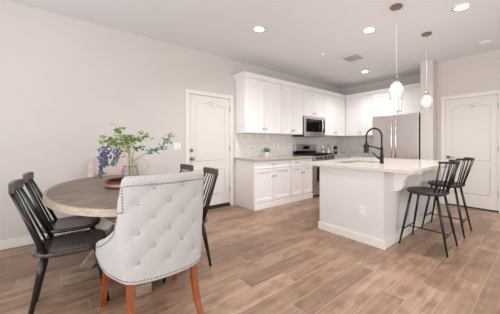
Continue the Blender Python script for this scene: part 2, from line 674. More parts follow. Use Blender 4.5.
def room_door(name, loc, rz, wd, knob_left, deadbolt, lever):
    """local: opening x 0..wd, wall face at y=0, room at y<0"""
    r = bpy.data.objects.new(name, None)
    C.objects.link(r)
    r.location = loc
    r.rotation_euler = (0, 0, rz)
    struct(r)
    hh = DH
    b = MB()
    b.box(.004, wd - .004, .012, .05, .022, hh - .006, .002)
    sl = b.build('door_slab', M['door'], r)
    inset = .115
    for z0, z1, rise in ((.27, .73, 0.0), (.885, 1.86, .075)):
        out = arch_outline(inset, wd - inset, z0, z1, rise)
        m = MB()
        loop = [(x, .0115, z) for x, z in out] + [(out[0][0], .0115, out[0][1]), (out[1][0], .0115, out[1][1])]
        m.tube(loop, .011, 6, sq=(1, .6))
        m.build('panel_moulding', M['door'], sl, smooth=True)
        cx, cz = wd / 2, (z0 + z1) / 2
        ins = []
        for x, z in out:
            ins.append((x + (.045 if x < cx else -.045), z + (.045 if z < cz else -.045)))
        MB().prism(ins, 'y', .008, .0119).build('raised_panel', M['door'], sl)
    # casing: two sides and a head, with a stepped profile
    for nm, (xa, xb, za, zb) in (('a', (-.062, .002, .001, hh + .062)), ('b', (wd - .002, wd + .062, .001, hh + .062)), ('c', (.002, wd - .002, hh - .004, hh + .062))):
        b = MB().box(xa, xb, -.018, -.001, za, zb, .003)
        if nm == 'a':
            b.box(xa, xa + .02, -.025, -.0185, za, zb, .002)
        elif nm == 'b':
            b.box(xb - .02, xb, -.025, -.0185, za, zb, .002)
        else:
            b.box(xa - .042, xb + .042, -.025, -.0185, zb - .02, zb, .002)
        b.build('casing', M['trim'], r)
    # jamb lining inside the opening
    b = MB().box(0.0005, .0035, .001, .12, .001, hh - .005).box(wd - .0035, wd - .0005, .001, .12, .001, hh - .005).box(.004, wd - .004, .001, .12, hh - .0045, hh - .0005)
    b.build('jamb', M['trim'], r)
    if deadbolt:
        MB().box(.004, wd - .004, -.03, .1, .001, .021).build('threshold', M['rubber'], r)
        MB().box(.006, wd - .006, .002, .0105, .0215, .062, .002).build('door_sweep', M['rubber'], r)
    else:
        MB().box(.004, wd - .004, .001, .1, .001, .02).build('threshold', M['rubber'], r)
    kx = .052 if knob_left else wd - .052
    kz = .925

    def lathe_y(prof, x, z):
        """revolve (r, out) about the axis pointing into the room"""
        m = MB()
        m.lathe(prof)
        o = m.build('door_knob', M['nickel'], r, smooth=True, loc=(x, .0118, z), rot=(R(90), 0, 0))
        return o
    if lever:
        lathe_y([(0, 0), (.028, 0), (.028, .008), (.011, .012), (.01, .045), (0, .046)], kx, kz).name = 'door_lever'
        o = MB().tube([(kx, -.028, kz), (kx + .055, -.032, kz + .004), (kx + .1, -.03, kz)], [.009, .008, .006], 8).build('lever_arm', M['nickel'], r, smooth=True)
    else:
        lathe_y([(0, 0), (.031, 0), (.03, .008), (.012, .014), (.012, .03), (.027, .042), (.03, .055), (.022, .066), (0, .068)], kx, kz)
    if deadbolt:
        o = lathe_y([(0, 0), (.03, 0), (.03, .01), (.022, .02), (.02, .026), (0, .027)], kx, kz + .145)
        o.name = 'deadbolt'
    hx = wd - .003 if knob_left else .003
    for z in (.32, 1.09, 1.845):
        MB().tube([(hx, -.005, z - .045), (hx, -.005, z + .045)], .0085, 8).build('hinge', M['nickel'] if deadbolt else M['hinge'], r, smooth=True)
    return r


room_door('door_1', (LX0, D, 0), 0, LX1 - LX0, True, True, False)
room_door('door_2', (XD, RY1, 0), R(-90), RY1 - RY0, True, False, True)

# ------------------------------------------------------------------ kitchen cabinets
YB, YU = 3.448, 3.728        # door faces on the left run: base, wall
XU, XK = 5.93, 5.65          # faces on the back run


def shaker(w_, h_, rail=.058, t=.02):
    """shaker front in local coords: x 0..w, z 0..h, face at y=0, body behind"""
    m = MB()
    m.box(0, rail, 0, t, 0, h_, .002).box(w_ - rail, w_, 0, t, 0, h_, .002)
    m.box(rail, w_ - rail, 0, t, 0, rail, .002).box(rail, w_ - rail, 0, t, h_ - rail, h_, .002)
    m.box(rail, w_ - rail, .014, t, rail, h_ - rail)
    return m


def add_knob(parent, x, z, y=0):
    m = MB()
    m.lathe([(0, 0), (.007, 0), (.006, .012), (.013, .018), (.014, .025), (.009, .029), (0, .03)], seg=14)
    return m.build('knob', M['nickel'], parent, smooth=True, loc=(x, y, z), rot=(R(90), 0, 0))


def add_pull(parent, x, z, w_=.11):
    m = MB()
    m.tube([(x - w_ / 2, -.03, z), (x + w_ / 2, -.03, z)], .0055, 8)
    for s in (-1, 1):
        m.tube([(x + s * w_ * .36, -.001, z), (x + s * w_ * .36, -.03, z)], .0045, 8)
    return m.build('pull', M['nickel'], parent, smooth=True)


def wall_cabinet(label, loc, rz, wd, z0, z1, depth, doors=2, filler=0.0, knob_z=.08):
    r = thing('wall_cabinet', label, 'cabinet', loc, rz)
    MB().box(0, wd, .022, depth, z0, z1).build('body', M['cabinet'], r)
    if filler:
        MB().box(wd - filler, wd, .001, .0215, z0, z1).build('filler', M['cabinet'], r)
    g = .007
    dw = (wd - filler - g * (doors + 1)) / doors
    for i in range(doors):
        m = shaker(dw, z1 - z0 - 2 * g - .01)
        d = m.build('door', M['cabinet'], r, loc=(g + i * (dw + g), 0, z0 + g))
        kx = dw - .03 if i % 2 == 0 else .03
        add_knob(d, kx, knob_z)
    return r


def base_cabinet(label, loc, rz, wd, depth, doors=2, drawers=1, end=False):
    r = thing('base_cabinet', label, 'cabinet', loc, rz)
    MB().box(0, wd, .022, depth, .108, .872).build('body', M['cabinet'], r)
    MB().box(0, wd, -.012 if end else -.004, depth, .001, .107, .004).build('plinth', M['cabinet'], r)
    g = .008
    dw = (wd - g * (drawers + 1)) / drawers
    for i in range(drawers):
        m = shaker(dw, .135, .03)
        d = m.build('drawer', M['cabinet'], r, loc=(g + i * (dw + g), 0, .728))
        add_pull(d, dw / 2, .068, .1)
    dw = (wd - g * (doors + 1)) / doors
    for i in range(doors):
        m = shaker(dw, .6)
        d = m.build('door', M['cabinet'], r, loc=(g + i * (dw + g), 0, .122))
        kx = dw - .032 if i % 2 == 0 else .032
        add_knob(d, kx, .46)
    return r


GAP = .001
UD = D - YU - .01
wall_cabinet('white wall cabinet nearest the panelled door, at the open end of the row', (2.60, YU, 0), 0, .90, 1.385, 2.42, UD)
wall_cabinet('white two-door wall cabinet between the end cabinet and the microwave', (3.502, YU, 0), 0, .682, 1.385, 2.42, UD)
wall_cabinet('short white wall cabinet directly above the microwave', (4.186, YU, 0), 0, .776, 1.815, 2.42, UD)
wall_cabinet('white wall cabinet between the microwave and the kitchen corner', (4.964, YU, 0), 0, .964, 1.385, 2.42, UD, 2, .0)
BD = XB - XU - .01
wall_cabinet('white wall cabinet in the corner beside the fridge', (XU, 3.655, 0), R(-90), .70, 1.385, 2.42, BD, 2)
wall_cabinet('wide white cabinet over the steel fridge', (XU, 2.953, 0), R(-90), 1.246, 1.85, 2.42, BD, 2)
MB().box(5.9305, 5.99, 3.657, 3.727, 1.385, 2.42).build('trim_3', M['cabinet'])
struct(bpy.data.objects['trim_3'])
# crown moulding along both rows
prof = [(0, 2.421), (-.012, 2.421), (-.02, 2.44), (-.05, 2.475), (-.058, 2.482), (-.058, 2.503), (0, 2.503)]
m = MB()
yf, xf = YU + .02, XU + .02
L0 = 2.60
n = len(prof)
ringA = [m.bm.verts.new((L0 + p[0], D - .004, p[1])) for p in prof]
ringB = [m.bm.verts.new((L0 + p[0], yf + p[0], p[1])) for p in prof]
ringC = [m.bm.verts.new((xf + p[0], yf + p[0], p[1])) for p in prof]
ringD = [m.bm.verts.new((xf + p[0], PY1 + .002, p[1])) for p in prof]
for A, B in ((ringA, ringB), (ringB, ringC), (ringC, ringD)):
    for i in range(n):
        j = (i + 1) % n
        m.bm.faces.new((A[i], A[j], B[j], B[i]))
m.bm.faces.new(ringA)
m.bm.faces.new(ringD)
m.box(2.602, xf, yf + .001, D - .004, 2.47, 2.502)
m.box(xf + .001, XB - .004, PY1 + .002, D - .004, 2.47, 2.502)
struct(m.build('trim_1', M['cabinet']))

BDp = D - YB - .012
base_cabinet('white base cabinet with one wide drawer, at the open end by the door', (2.585, YB, 0), 0, .923, BDp, 2, 1, True)
base_cabinet('white base cabinet with two doors, next to the range', (3.51, YB, 0), 0, .68, BDp, 2, 2)
base_cabinet('white base cabinet right of the range, in the kitchen corner', (4.982, YB, 0), 0, .665, BDp, 1, 1)
base_cabinet('white base cabinet between the corner and the fridge', (XK, 3.445, 0), R(-90), .70, XB - XK - .012, 2, 1)

# worktops
m = MB().box(2.562, 4.19, YB - .028, D - .001, .874, .914, .004)
o = m.build('countertop', M['counter'])
tag(o, 'taupe stone worktop left of the range', 'countertop')
m = MB().prism([(4.984, YB - .028), (XK - .028, YB - .028), (XK - .028, 2.735), (XB - .001, 2.735), (XB - .001, D - .001), (4.984, D - .001)], 'z', .874, .914)
o = m.build('countertop', M['counter'])
tag(o, 'L-shaped stone worktop in the corner between range and fridge', 'countertop')

# backsplash
m = MB().box(2.585, XB - .001, D - .009, D - .001, .9155, 1.384)
struct(m.build('trim_2', M['tile']))
m = MB().box(XB - .009, XB - .001, 2.76, D - .0095, .9155, 1.384)
struct(m.build('trim_2', M['tile']))

# ------------------------------------------------------------------ microwave
r = thing('microwave', 'stainless microwave mounted under the short wall cabinet above the range', 'microwave', (4.188, 3.692, 0))
W_ = .77
MB().box(0, W_, .02, .37, 1.345, 1.812, .004).build('body', M['dark'], r)
m = MB().box(0, W_ - .125, -.006, .019, 1.395, 1.812, .004)
d = m.build('door', M['steel'], r)
MB().box(.055, W_ - .135, -.0085, -.0065, 1.455, 1.755, .001).build('window', M['black_gloss'], d)
MB().tube([(W_ - .165, -.009, 1.44), (W_ - .16, -.04, 1.47), (W_ - .15, -.055, 1.60), (W_ - .16, -.04, 1.74), (W_ - .165, -.009, 1.77)], .015, 10).build('handle', M['steel_h'], d, smooth=True)
m = MB().box(W_ - .123, W_, -.006, .019, 1.395, 1.812, .004)
p_ = m.build('control_panel', M['steel'], r)
MB().box(W_ - .123, W_ - .03, -.0085, -.0065, 1.455, 1.755, .001).build('keypad', M['black_gloss'], p_)
MB().box(0, W_, -.004, .019, 1.346, 1.392, .003).build('vent_grille', M['steel'], r)

# ------------------------------------------------------------------ range
r = thing('range', 'stainless gas range with raised back panel and black grates', 'range', (4.195, 3.42, 0))
W_ = .782
MB().box(0, W_, .025, .63, .02, .905, .003).build('body', M['dark'], r)
MB().box(.02, W_ - .02, .06, .6, .001, .019).build('base', M['iron'], r)
MB().box(0, W_, .026, .56, .906, .92, .003).build('cooktop', M['black_gloss'], r)
for k in range(3):
    gx = .015 + k * .255
    m = MB()
    for yy in (.06, .29, .52):
        m.box(gx, gx + .25, yy, yy + .016, .93, .956)
    for xx in (0, .113, .226):
        m.box(gx + xx, gx + xx + .014, .06, .534, .936, .956)
        m.box(gx + xx, gx + xx + .014, .062, .074, .9205, .9355).box(gx + xx, gx + xx + .014, .52, .532, .9205, .9355)
    for xx in (.05, .19):
        m.box(gx + xx, gx + xx + .012, .06, .52, .938, .954)
    m.build('grate', M['iron'], r)
m = MB().box(0, W_, -.006, .024, .815, .905, .005)
p_ = m.build('control_panel', M['steel'], r)
for k in range(5):
    m = MB().lathe([(0, 0), (.024, 0), (.022, .018), (.018, .03), (0, .031)], seg=16)
    m.build('burner_knob', M['dark'], p_, smooth=True, loc=(.1 + k * .145, -.0065, .86), rot=(R(90), 0, 0))
m = MB().box(.004, W_ - .004, -.004, .024, .235, .81, .006)
d = m.build('oven_door', M['steel'], r)
MB().box(.1, W_ - .1, -.007, -.0045, .34, .66, .001).build('oven_window', M['black_gloss'], d)
m = MB().tube([(.06, -.055, .755), (W_ - .06, -.055, .755)], .012, 10)
for x in (.09, W_ - .09):
    m.tube([(x, -.004, .755), (x, -.055, .755)], .009, 8)
m.build('oven_handle', M['steel_h'], d, smooth=True)
MB().box(.004, W_ - .004, -.004, .024, .05, .23, .006).build('drawer', M['steel'], r)
m = MB().box(0, W_, .565, .64, .906, 1.0, .003)
m.build('backguard_base', M['black_gloss'], r)
m = MB().box(0, W_, .555, .64, 1.001, 1.165, .01)
p_ = m.build('backguard', M['steel'], r)
MB().box(.27, .5, .5525, .5545, 1.05, 1.12).build('display', M['display'], p_)

# ------------------------------------------------------------------ fridge
FX, FY1, FY0 = 5.36, 2.655, 1.725
r = thing('refrigerator', 'stainless french-door refrigerator between the wall cabinets and the pier', 'refrigerator', (FX, FY1, 0), R(-90))
fw_ = FY1 - FY0
MB().box(0, fw_, .075, .88, .03, 1.79, .006).build('body', M['dark'], r)
MB().box(.03, fw_ - .03, .1, .84, .001, .029).build('feet', M['iron'], r)
hw = fw_ / 2
for i in range(2):
    m = MB().box(.002 + i * hw, hw - .002 + i * hw, 0, .07, .72, 1.79, .008)
    d = m.build('door', M['steel'], r)
    hx = hw - .045 if i == 0 else hw + .045
    hp = [(hx, -.001, .82), (hx, -.04, .86), (hx, -.055, 1.2), (hx, -.055, 1.32), (hx, -.04, 1.64), (hx, -.001, 1.68)]
    MB().tube(hp, .014, 10).build('handle', M['steel_h'], d, smooth=True)
m = MB().box(.002, fw_ - .002, 0, .07, .06, .71, .008)
d = m.build('freezer_drawer', M['steel'], r)
MB().tube([(.08, -.001, .64), (.11, -.05, .64), (fw_ - .11, -.05, .64), (fw_ - .08, -.001, .64)], .012, 10).build('handle', M['steel_h'], d, smooth=True)

# ------------------------------------------------------------------ island
IX0, IX1, IY0, IY1 = 2.74, 4.62, 1.237, 2.134
r = thing('kitchen_island', 'white island base with baseboard and scrolled brackets under its overhang', 'kitchen island', (0, 0, 0))
MB().box(IX0, IX1, IY0, IY1, .001, .872).build('body', M['island'], r)
m = MB()
m.box(IX0 - .016, IX0 - .0005, IY0 - .016, IY1 + .016, .001, .098, .003)
m.box(IX0, IX1, IY0 - .016, IY0 - .0005, .001, .098, .003)
m.build('baseboard', M['trim'], r)


def corbel(x):
    pts = [(IY0 - .001, .871), (.955, .871), (.955, .842)]
    # concave sweep up to the tip, rounded foot below
    for i in range(0, 11):
        t = i / 10 * PI / 2
        pts.append((.965 + .165 * math.sin(t), .842 - .13 * (1 - math.cos(t))))
    for i in range(1, 10):
        t = i / 9 * PI / 2
        pts.append((1.13 + .10 * (1 - math.cos(t)), .712 - .092 * math.sin(t)))
    pts.append((IY0 - .001, .615))
    return MB().prism(pts, 'x', x, x + .075).build('bracket', M['trim'], r)


for x in (3.0, 3.55, 4.10):
    corbel(x)
m = MB().box(IX0 - .006, IX0 - .0005, 1.452, 1.532, .328, .442, .003)
pl = m.build('outlet', M['plastic'], r)
for z in (.362, .408):
    MB().box(IX0 - .0085, IX0 - .0062, 1.475, 1.509, z - .016, z + .016, .001).build('socket', M['plastic'], pl)

# worktop with the sink cut-out
CX0, CX1, CY0, CY1 = 2.705, 4.70, .93, 2.435
SX0, SX1, SY0, SY1 = 3.02, 3.74, 1.68, 2.12
m = MB()
V = lambda x, y, z: m.bm.verts.new((x, y, z))
for z, flip in ((.914, False), (.874, True)):
    o_ = [V(CX0, CY0, z), V(CX1, CY0, z), V(CX1, CY1, z), V(CX0, CY1, z)]
    i_ = [V(SX0, SY0, z), V(SX1, SY0, z), V(SX1, SY1, z), V(SX0, SY1, z)]
    for k in range(4):
        m.bm.faces.new((o_[k], o_[(k + 1) % 4], i_[(k + 1) % 4], i_[k]))
    if not flip:
        to, ti = o_, i_
    else:
        for k in range(4):
            m.bm.faces.new((to[k], to[(k + 1) % 4], o_[(k + 1) % 4], o_[k]))
            m.bm.faces.new((ti[k], ti[(k + 1) % 4], i_[(k + 1) % 4], i_[k]))
o = m.build('countertop', M['quartz'])
md = o.modifiers.new('bevel', 'BEVEL')
md.width = .003
md.segments = 2
md.limit_method = 'ANGLE'
tag(o, 'glossy white stone worktop on the island', 'countertop')

# the sink hangs in the cut-out
m = MB()
t = .006
m.box(SX0 + .002, SX1 - .002, SY0 + .002, SY0 + .002 + t, .885, .912)
m.box(SX0 + .002, SX1 - .002, SY1 - .002 - t, SY1 - .002, .885, .912)
m.box(SX0 + .002, SX0 + .002 + t, SY0 + .008, SY1 - .008, .885, .912)
m.box(SX1 - .002 - t, SX1 - .002, SY0 + .008, SY1 - .008, .885, .912)
m.box(SX0 + .002, SX1 - .002, SY0 + .002, SY1 - .002, .879, .8845)
tag(m.build('sink', M['steel']), 'stainless sink set into the island worktop', 'sink')

# ------------------------------------------------------------------ faucet
r = thing('faucet', 'tall black spring-neck kitchen faucet beside the island sink', 'faucet', (3.33, 1.53, .9145))
m = MB().lathe([(0, 0), (.03, 0), (.03, .006), (.025, .012), (.024, .12), (.019, .126), (.018, .23), (0, .231)], seg=18)
m.build('body', M['black_metal'], r, smooth=True, angle=40)
arc = []
for i in range(25):
    t = PI * i / 24
    arc.append((0, .112 - .112 * math.cos(t), .375 + .11 * math.sin(t)))
path = [(0, 0, .232)] + arc + [(0, .224, .33), (0, .224, .30)]
MB().tube(path, .008, 10).build('spout', M['black_metal'], r, smooth=True)
# spring coil round the spout
m = MB()
pp = catmull([Vector(p) for p in path], 3)
acc, coil, step = 0, [], .0016
for i in range(len(pp) - 1):
    seg_ = pp[i + 1] - pp[i]
    k = max(1, int(seg_.length / step))
    for q in range(k):
        p = pp[i] + seg_ * (q / k)
        d = seg_.normalized()
        a = Vector((1, 0, 0))
        b2 = d.cross(a).normalized()
        th = acc / .015 * 2 * PI
        coil.append(p + (a * math.cos(th) + b2 * math.sin(th)) * .0135)
        acc += seg_.length / k
m.tube(coil, .0026, 5)
m.build('spring', M['black_metal'], r, smooth=True)
m = MB().lathe([(0, .14), (.033, .14), (.034, .19), (.031, .25), (.018, .27), (.016, .30), (0, .301)], (0, .224, 0), 16)
m.build('spray_head', M['black_metal'], r, smooth=True, angle=40)
MB().tube([(0, .01, .195), (0, .12, .225), (0, .188, .24)], .0105, 8).build('docking_arm', M['black_metal'], r, smooth=True)
MB().lathe([(.0345, .215), (.04, .215), (.04, .255), (.033, .255)], (0, .224, 0), 18, closed=True).build('docking_ring', M['black_metal'], r, smooth=True, angle=40)
MB().tube([(0, .012, .06), (0, .05, .075), (0, .085, .105), (0, .125, .145)], [.016, .015, .009, .007], 10).build('lever', M['black_metal'], r, smooth=True)

# ------------------------------------------------------------------ things on the worktops
r = thing('marble_board', 'small pale board under the potted plant on the left worktop', 'board', (3.20, 3.84, .9145))
MB().box(-.13, .13, -.075, .075, 0, .014, .004).build('slab', M['marble'], r)
MB().box(-.17, -.131, -.018, .018, .001, .013, .004).build('handle', M['marble'], r)
r = thing('potted_plant', 'tiny green plant in a white pot on the left worktop', 'plant', (3.22, 3.86, .929))
m = MB().lathe([(0, 0), (.042, 0), (.052, .06), (.056, .082), (.05, .082), (.047, .07), (0, .07)], seg=24)
m.build('pot', M['pot'], r, smooth=True, angle=40)
random.seed(4)
m = MB()
for i in range(75):
    a, e = random.uniform(0, 2 * PI), random.uniform(.55, 1.5)
    d = (math.cos(a) * math.cos(e), math.sin(a) * math.cos(e), math.sin(e))
    m.leaf((random.uniform(-.03, .03), random.uniform(-.03, .03), .075), d, random.uniform(.05, .13), .024, .12, random.uniform(-1, 1))
m.build('foliage', M['succulent'], r)

for i, (x, y, rr, hh, lab) in enumerate(((5.10, 3.86, .05, .15, 'lidded glass jar just right of the range, nearest the back panel'), (5.24, 3.80, .045, .19, 'tallest lidded glass jar of the group right of the range'), (5.37, 3.90, .052, .13, 'squat lidded glass jar right of the range, nearest the corner'))):
    r = thing('glass_jar', lab, 'jar', (x, y, .9145), 0, 'jars right of the range')
    m = MB().lathe([(0, 0), (rr, 0), (rr, hh), (rr * .8, hh + .015), (rr * .8, hh + .02), (rr * .72, hh + .02), (rr * .72, hh + .014), (rr * .93, hh - .004), (rr * .93, .006), (0, .006)], seg=22)
    m.build('glass_body', M['glass'], r, smooth=True, angle=40)
    MB().lathe([(0, .007), (rr * .9, .007), (rr * .9, hh * (.55 + .12 * i)), (0, hh * (.57 + .12 * i))], seg=20).build('white_fill', M['plastic'], r, smooth=True, angle=40)  # white filling added inside to make the clear jar look brighter
    m = MB().lathe([(0, hh + .021), (rr * .84, hh + .021), (rr * .84, hh + .035), (rr * .3, hh + .038), (rr * .26, hh + .055), (0, hh + .058)], seg=20)
    m.build('lid', M['chrome'] if i != 1 else M['black_metal'], r, smooth=True, angle=40)
r = thing('coffee_grinder', 'small black countertop appliance beside the glass jars', 'appliance', (5.47, 3.74, .9145))
MB().lathe([(0, 0), (.055, 0), (.055, .02), (.045, .03), (.045, .13), (.05, .14), (.05, .19), (.03, .21), (0, .212)], seg=22).build('body', M['black_metal'], r, smooth=True, angle=40)
MB().lathe([(.0465, .07), (.048, .07), (.048, .11), (.0465, .11)], seg=22, closed=True).build('band', M['chrome'], r, smooth=True)

# ------------------------------------------------------------------ ceiling fittings


def recessed_light(x, y, label):
    r = thing('recessed_light', label, 'ceiling light', (x, y, H))
    MB().lathe([(.066, -.002), (.092, -.002), (.094, -.008), (.07, -.012), (.066, -.006)], seg=30, closed=True).build('trim_ring', M['plastic'], r, smooth=True)
    MB().lathe([(0, -.0015), (.0655, -.0015), (.0655, -.0055), (0, -.0055)], seg=30).build('lens', M['lens'], r)
    l = bpy.data.lights.new('downlight', 'SPOT')
    l.energy, l.color = LAMP_POWER, (.97, .985, 1.0)
    l.spot_size, l.spot_blend, l.shadow_soft_size = R(150), .9, .06
    o = bpy.data.objects.new('downlight', l)
    C.objects.link(o)
    o.parent = r
    o.location = (0, 0, -.03)
    return r


recessed_light(2.127, 2.72, 'round ceiling downlight near the end of the wall cabinets, leftmost of the four')
recessed_light(3.31, 1.70, 'round ceiling downlight left of the nearer pendant, over the island edge')
recessed_light(5.15, 2.75, 'small far ceiling downlight above the range corner, lowest in view')
recessed_light(3.563, .69, 'round ceiling downlight right of both pendants')

r = thing('ceiling_vent', 'grey slatted air vent in the white ceiling', 'vent', (4.165, 2.46, H - .001))
MB().box(-.16, .16, -.16, .16, -.004, 0).build('backing', M['vent_dark'], r)
m = MB()
for a0, a1, c0, c1 in ((-.18, .18, -.18, -.15), (-.18, .18, .15, .18), (-.18, -.15, -.15, .15), (.15, .18, -.15, .15)):
    m.box(a0, a1, c0, c1, -.012, -.0045, .002)
m.build('frame', M['plastic'], r)
for k in range(9):
    y = -.13 + k * .0325
    MB().prism([(y - .01, -.006), (y + .008, -.013), (y + .011, -.011), (y - .007, -.0045)], 'x', -.149, .149).build('slat', M['vent'], r)

for x, y, lab in ((3.60, 2.73, 'tiny white round detector on the ceiling near the vent'), (5.10, .68, 'white round detector on the ceiling above the door beside the pier')):
    r = thing('smoke_detector', lab, 'smoke detector', (x, y, H - .001))
    rr = .045 if y > 2 else .085
    MB().lathe([(0, -.02), (rr * .7, -.02), (rr * .92, -.015), (rr, -.006), (rr, 0), (0, 0)], seg=28).build('case', M['plastic'], r, smooth=True, angle=40)
    MB().lathe([(rr * .25, -.023), (rr * .5, -.023), (rr * .5, -.0205), (rr * .25, -.0205)], seg=24, closed=True).build('sensor_ring', M['plastic'], r)


def pendant(x, y, zb, label):
    r = thing('pendant_lamp', label, 'pendant lamp', (x, y, H), 0, 'pendants over the island')
    MB().lathe([(0, -.001), (.066, -.001), (.068, -.012), (.058, -.024), (.012, -.03), (0, -.03)], seg=28).build('canopy', M['bronze'], r, smooth=True, angle=40)
    zt = zb + .232 - H
    MB().tube([(0, 0, -.03), (0, 0, zt + .03)], .0026, 8).build('cord', M['plastic'], r, smooth=True)
    MB().lathe([(0, zt + .03), (.012, zt + .03), (.02, zt + .015), (.022, zt - .045), (.012, zt - .05), (0, zt - .05)], seg=20).build('socket', M['nickel'], r, smooth=True, angle=40)
    z0 = zb - H
    hh = .232
    # jar shaped glass: neck, two beads at the shoulder, straight body
    pr = [(.03, hh - .02), (.036, hh - .03), (.033, hh - .045), (.056, hh - .06), (.066, hh - .075), (.06, hh - .09), (.077, hh - .105), (.083, hh - .125), (.078, hh - .14), (.078, hh - .17), (.074, .01), (.07, .0)]
    inn = [(a - .0035, z) for a, z in reversed(pr)]
    MB().lathe([(a, z0 + z) for a, z in pr + inn], seg=32, closed=True).build('glass_shade', M['glass_shade'], r, smooth=True)
    MB().lathe([(0, zt - .052), (.011, zt - .052), (.013, zt - .075), (.028, zt - .115), (.03, zt - .135), (.02, zt - .157), (0, zt - .163)], seg=20).build('bulb', M['bulb'], r, smooth=True)
    l = bpy.data.lights.new('pendant_glow', 'POINT')
    l.energy, l.color, l.shadow_soft_size = 3.0, (1, .95, .88), .04
    return r


pendant(2.978, 1.196, 1.712, 'nearer clear glass pendant on the longer cord, left of the two over the island')
pendant(4.05, 1.197, 1.70, 'farther clear glass pendant seen against the pier')

# light switch
r = thing('light_switch', 'white double switch plate on the wall left of the panelled door', 'light switch', (1.483, D - .001, 1.14))
MB().box(-.058, .058, -.006, 0, -.06, .06, .003).build('plate', M['plastic'], r)
for x in (-.024, .024):
    MB().box(x - .016, x + .016, -.0095, -.0065, -.032, .032, .001).build('rocker', M['plastic'], r)

# ------------------------------------------------------------------ bar stools


def seat_outline(w_, d_, n=40, k=2.6, squash=0.0):
    pts = []
    for i in range(n):
        t = 2 * PI * i / n
        c_, s_ = math.cos(t), math.sin(t)
        x = math.copysign(abs(c_) ** (2 / k), c_) * w_ / 2
        y = math.copysign(abs(s_) ** (2 / k), s_) * d_ / 2
        x *= 1 + squash * (y / (d_ / 2)) * .5
        pts.append((x, y))
    return pts


def seat_mesh(w_, d_, z, th, dish, k=2.6, squash=0.0):
    m = MB()
    out = seat_outline(w_, d_, 44, k, squash)
    rings = []
    for f, dz in ((.9, -th), (.985, -th * .62), (1.0, -th * .3), (.97, 0), (.85, -dish * .3), (.6, -dish * .8), (.3, -dish)):
        rings.append([m.bm.verts.new((x * f, y * f, z + dz)) for x, y in out])
    n = len(out)
    for A, B in zip(rings[:-1], rings[1:]):
        for i in range(n):
            m.bm.faces.new((A[i], A[(i + 1) % n], B[(i + 1) % n], B[i]))
    m.bm.faces.new(rings[0])
    m.bm.faces.new(rings[-1])
    return m


def make_stool(label, loc, rz):
    r = thing('bar_stool', label, 'bar stool', loc, rz, 'stools at the island')
    zs = .645
    seat_mesh(.43, .42, zs, .036, .012, 2.5).build('seat', M['stool_seat'], r, smooth=True)
    feet = {}
    for sx in (-1, 1):
        for sy in (-1, 1):
            top = Vector((sx * .135, sy * .13, zs - .03))
            ft = Vector((sx * .205, sy * .24 - .003, .001))
            feet[(sx, sy)] = (top, ft)
            MB().tube([top, top.lerp(ft, .45), ft], [.0135, .015, .0095], 10).build('leg', M['chair_black'], r, smooth=True)

    def at(k, z):
        a, b_ = feet[k]
        return a.lerp(b_, (a.z - z) / (a.z - b_.z))
    mids = {}
    for sy in (1, -1):
        a, b_ = at((-1, sy), .175), at((1, sy), .175)
        MB().tube([a, a.lerp(b_, .5), b_], [.0065, .0085, .0065], 8).build('stretcher', M['chair_black'], r, smooth=True)
        mids[sy] = a.lerp(b_, .5)
    MB().tube([mids[1], mids[1].lerp(mids[-1], .5), mids[-1]], [.0065, .0085, .0065], 8).build('stretcher', M['chair_black'], r, smooth=True)
    # bent top rail round the back, spindles from the seat edge up to it
    rail, ns = [], 19
    for i in range(ns):
        t = PI + PI * (i / (ns - 1)) * .86 + PI * .07
        rail.append(Vector((.222 * math.cos(t), -.135 + .175 * math.sin(t) + .01, .985)))
    MB().tube(rail, .0115, 8, sq=(1.0, 1.15)).build('top_rail', M['chair_black'], r, smooth=True)
    nspin = 9
    for i in range(nspin):
        f = i / (nspin - 1)
        t = PI + PI * f * .80 + PI * .10
        top = Vector((.222 * math.cos(t), -.125 + .175 * math.sin(t), .975))
        t2 = PI + PI * f * .72 + PI * .14
        bot = Vector((.188 * math.cos(t2), -.05 + .145 * math.sin(t2), zs - .012))
        rr = .008 if i in (0, nspin - 1) else .0052
        MB().tube([bot, bot.lerp(top, .5), top], [rr, rr * 1.1, rr * .9], 8).build('spindle', M['chair_black'], r, smooth=True)
    return r


stool = make_stool('black spindle-back bar stool nearer the camera, at the island corner', (3.25, .95, 0), 0)
dup(stool, (4.02, .95, 0), 0, 'black spindle-back bar stool farther along the island, before the end door')

# ------------------------------------------------------------------ dining table
TX, TY = .515, 2.85
r = thing('dining_table', 'oval weathered wood dining table with a chevron top', 'table', (TX, TY, 0))


def ell(a, b_, n=96):
    return [(a * math.cos(2 * PI * i / n), b_ * math.sin(2 * PI * i / n)) for i in range(n)]


MB().prism(ell(.578, 1.048), 'z', .722, .762).build('tabletop', M['table_top'], r)
m = MB()
A0, A1 = ell(.579, 1.049), ell(.602, 1.072)
n = len(A0)
rings = []
for ring, z in ((A0, .716), (A1, .716), (A1, .757), ([(x * .996, y * .997) for x, y in A1], .7625), (A0, .7625)):
    rings.append([m.bm.verts.new((x, y, z)) for x, y in ring])
for k in range(5):
    A, B = rings[k], rings[(k + 1) % 5]
    for i in range(n):
        m.bm.faces.new((A[i], A[(i + 1) % n], B[(i + 1) % n], B[i]))
m.build('edge_band', M['table_edge'], r)
cy = -.12
m = MB().prism(ell(.36, .66, 48), 'z', .655, .7215)
m.build('apron', M['table_base'], r)
MB().box(-.085, .085, cy - .085, cy + .085, .09, .6545, .006).build('post', M['table_base'], r)
m = MB().box(-.12, .12, cy - .12, cy + .12, .44, .50, .012)
MB().box(-.49, .49, cy - .055, cy + .055, .001, .085, .008).build('foot_beam', M['table_base'], r)
MB().box(-.055, .055, cy - .62, cy - .056, .001, .085, .008).build('foot_beam', M['table_base'], r)
MB().box(-.055, .055, cy + .056, cy + .62, .001, .085, .008).build('foot_beam', M['table_base'], r)
m.bm.free()
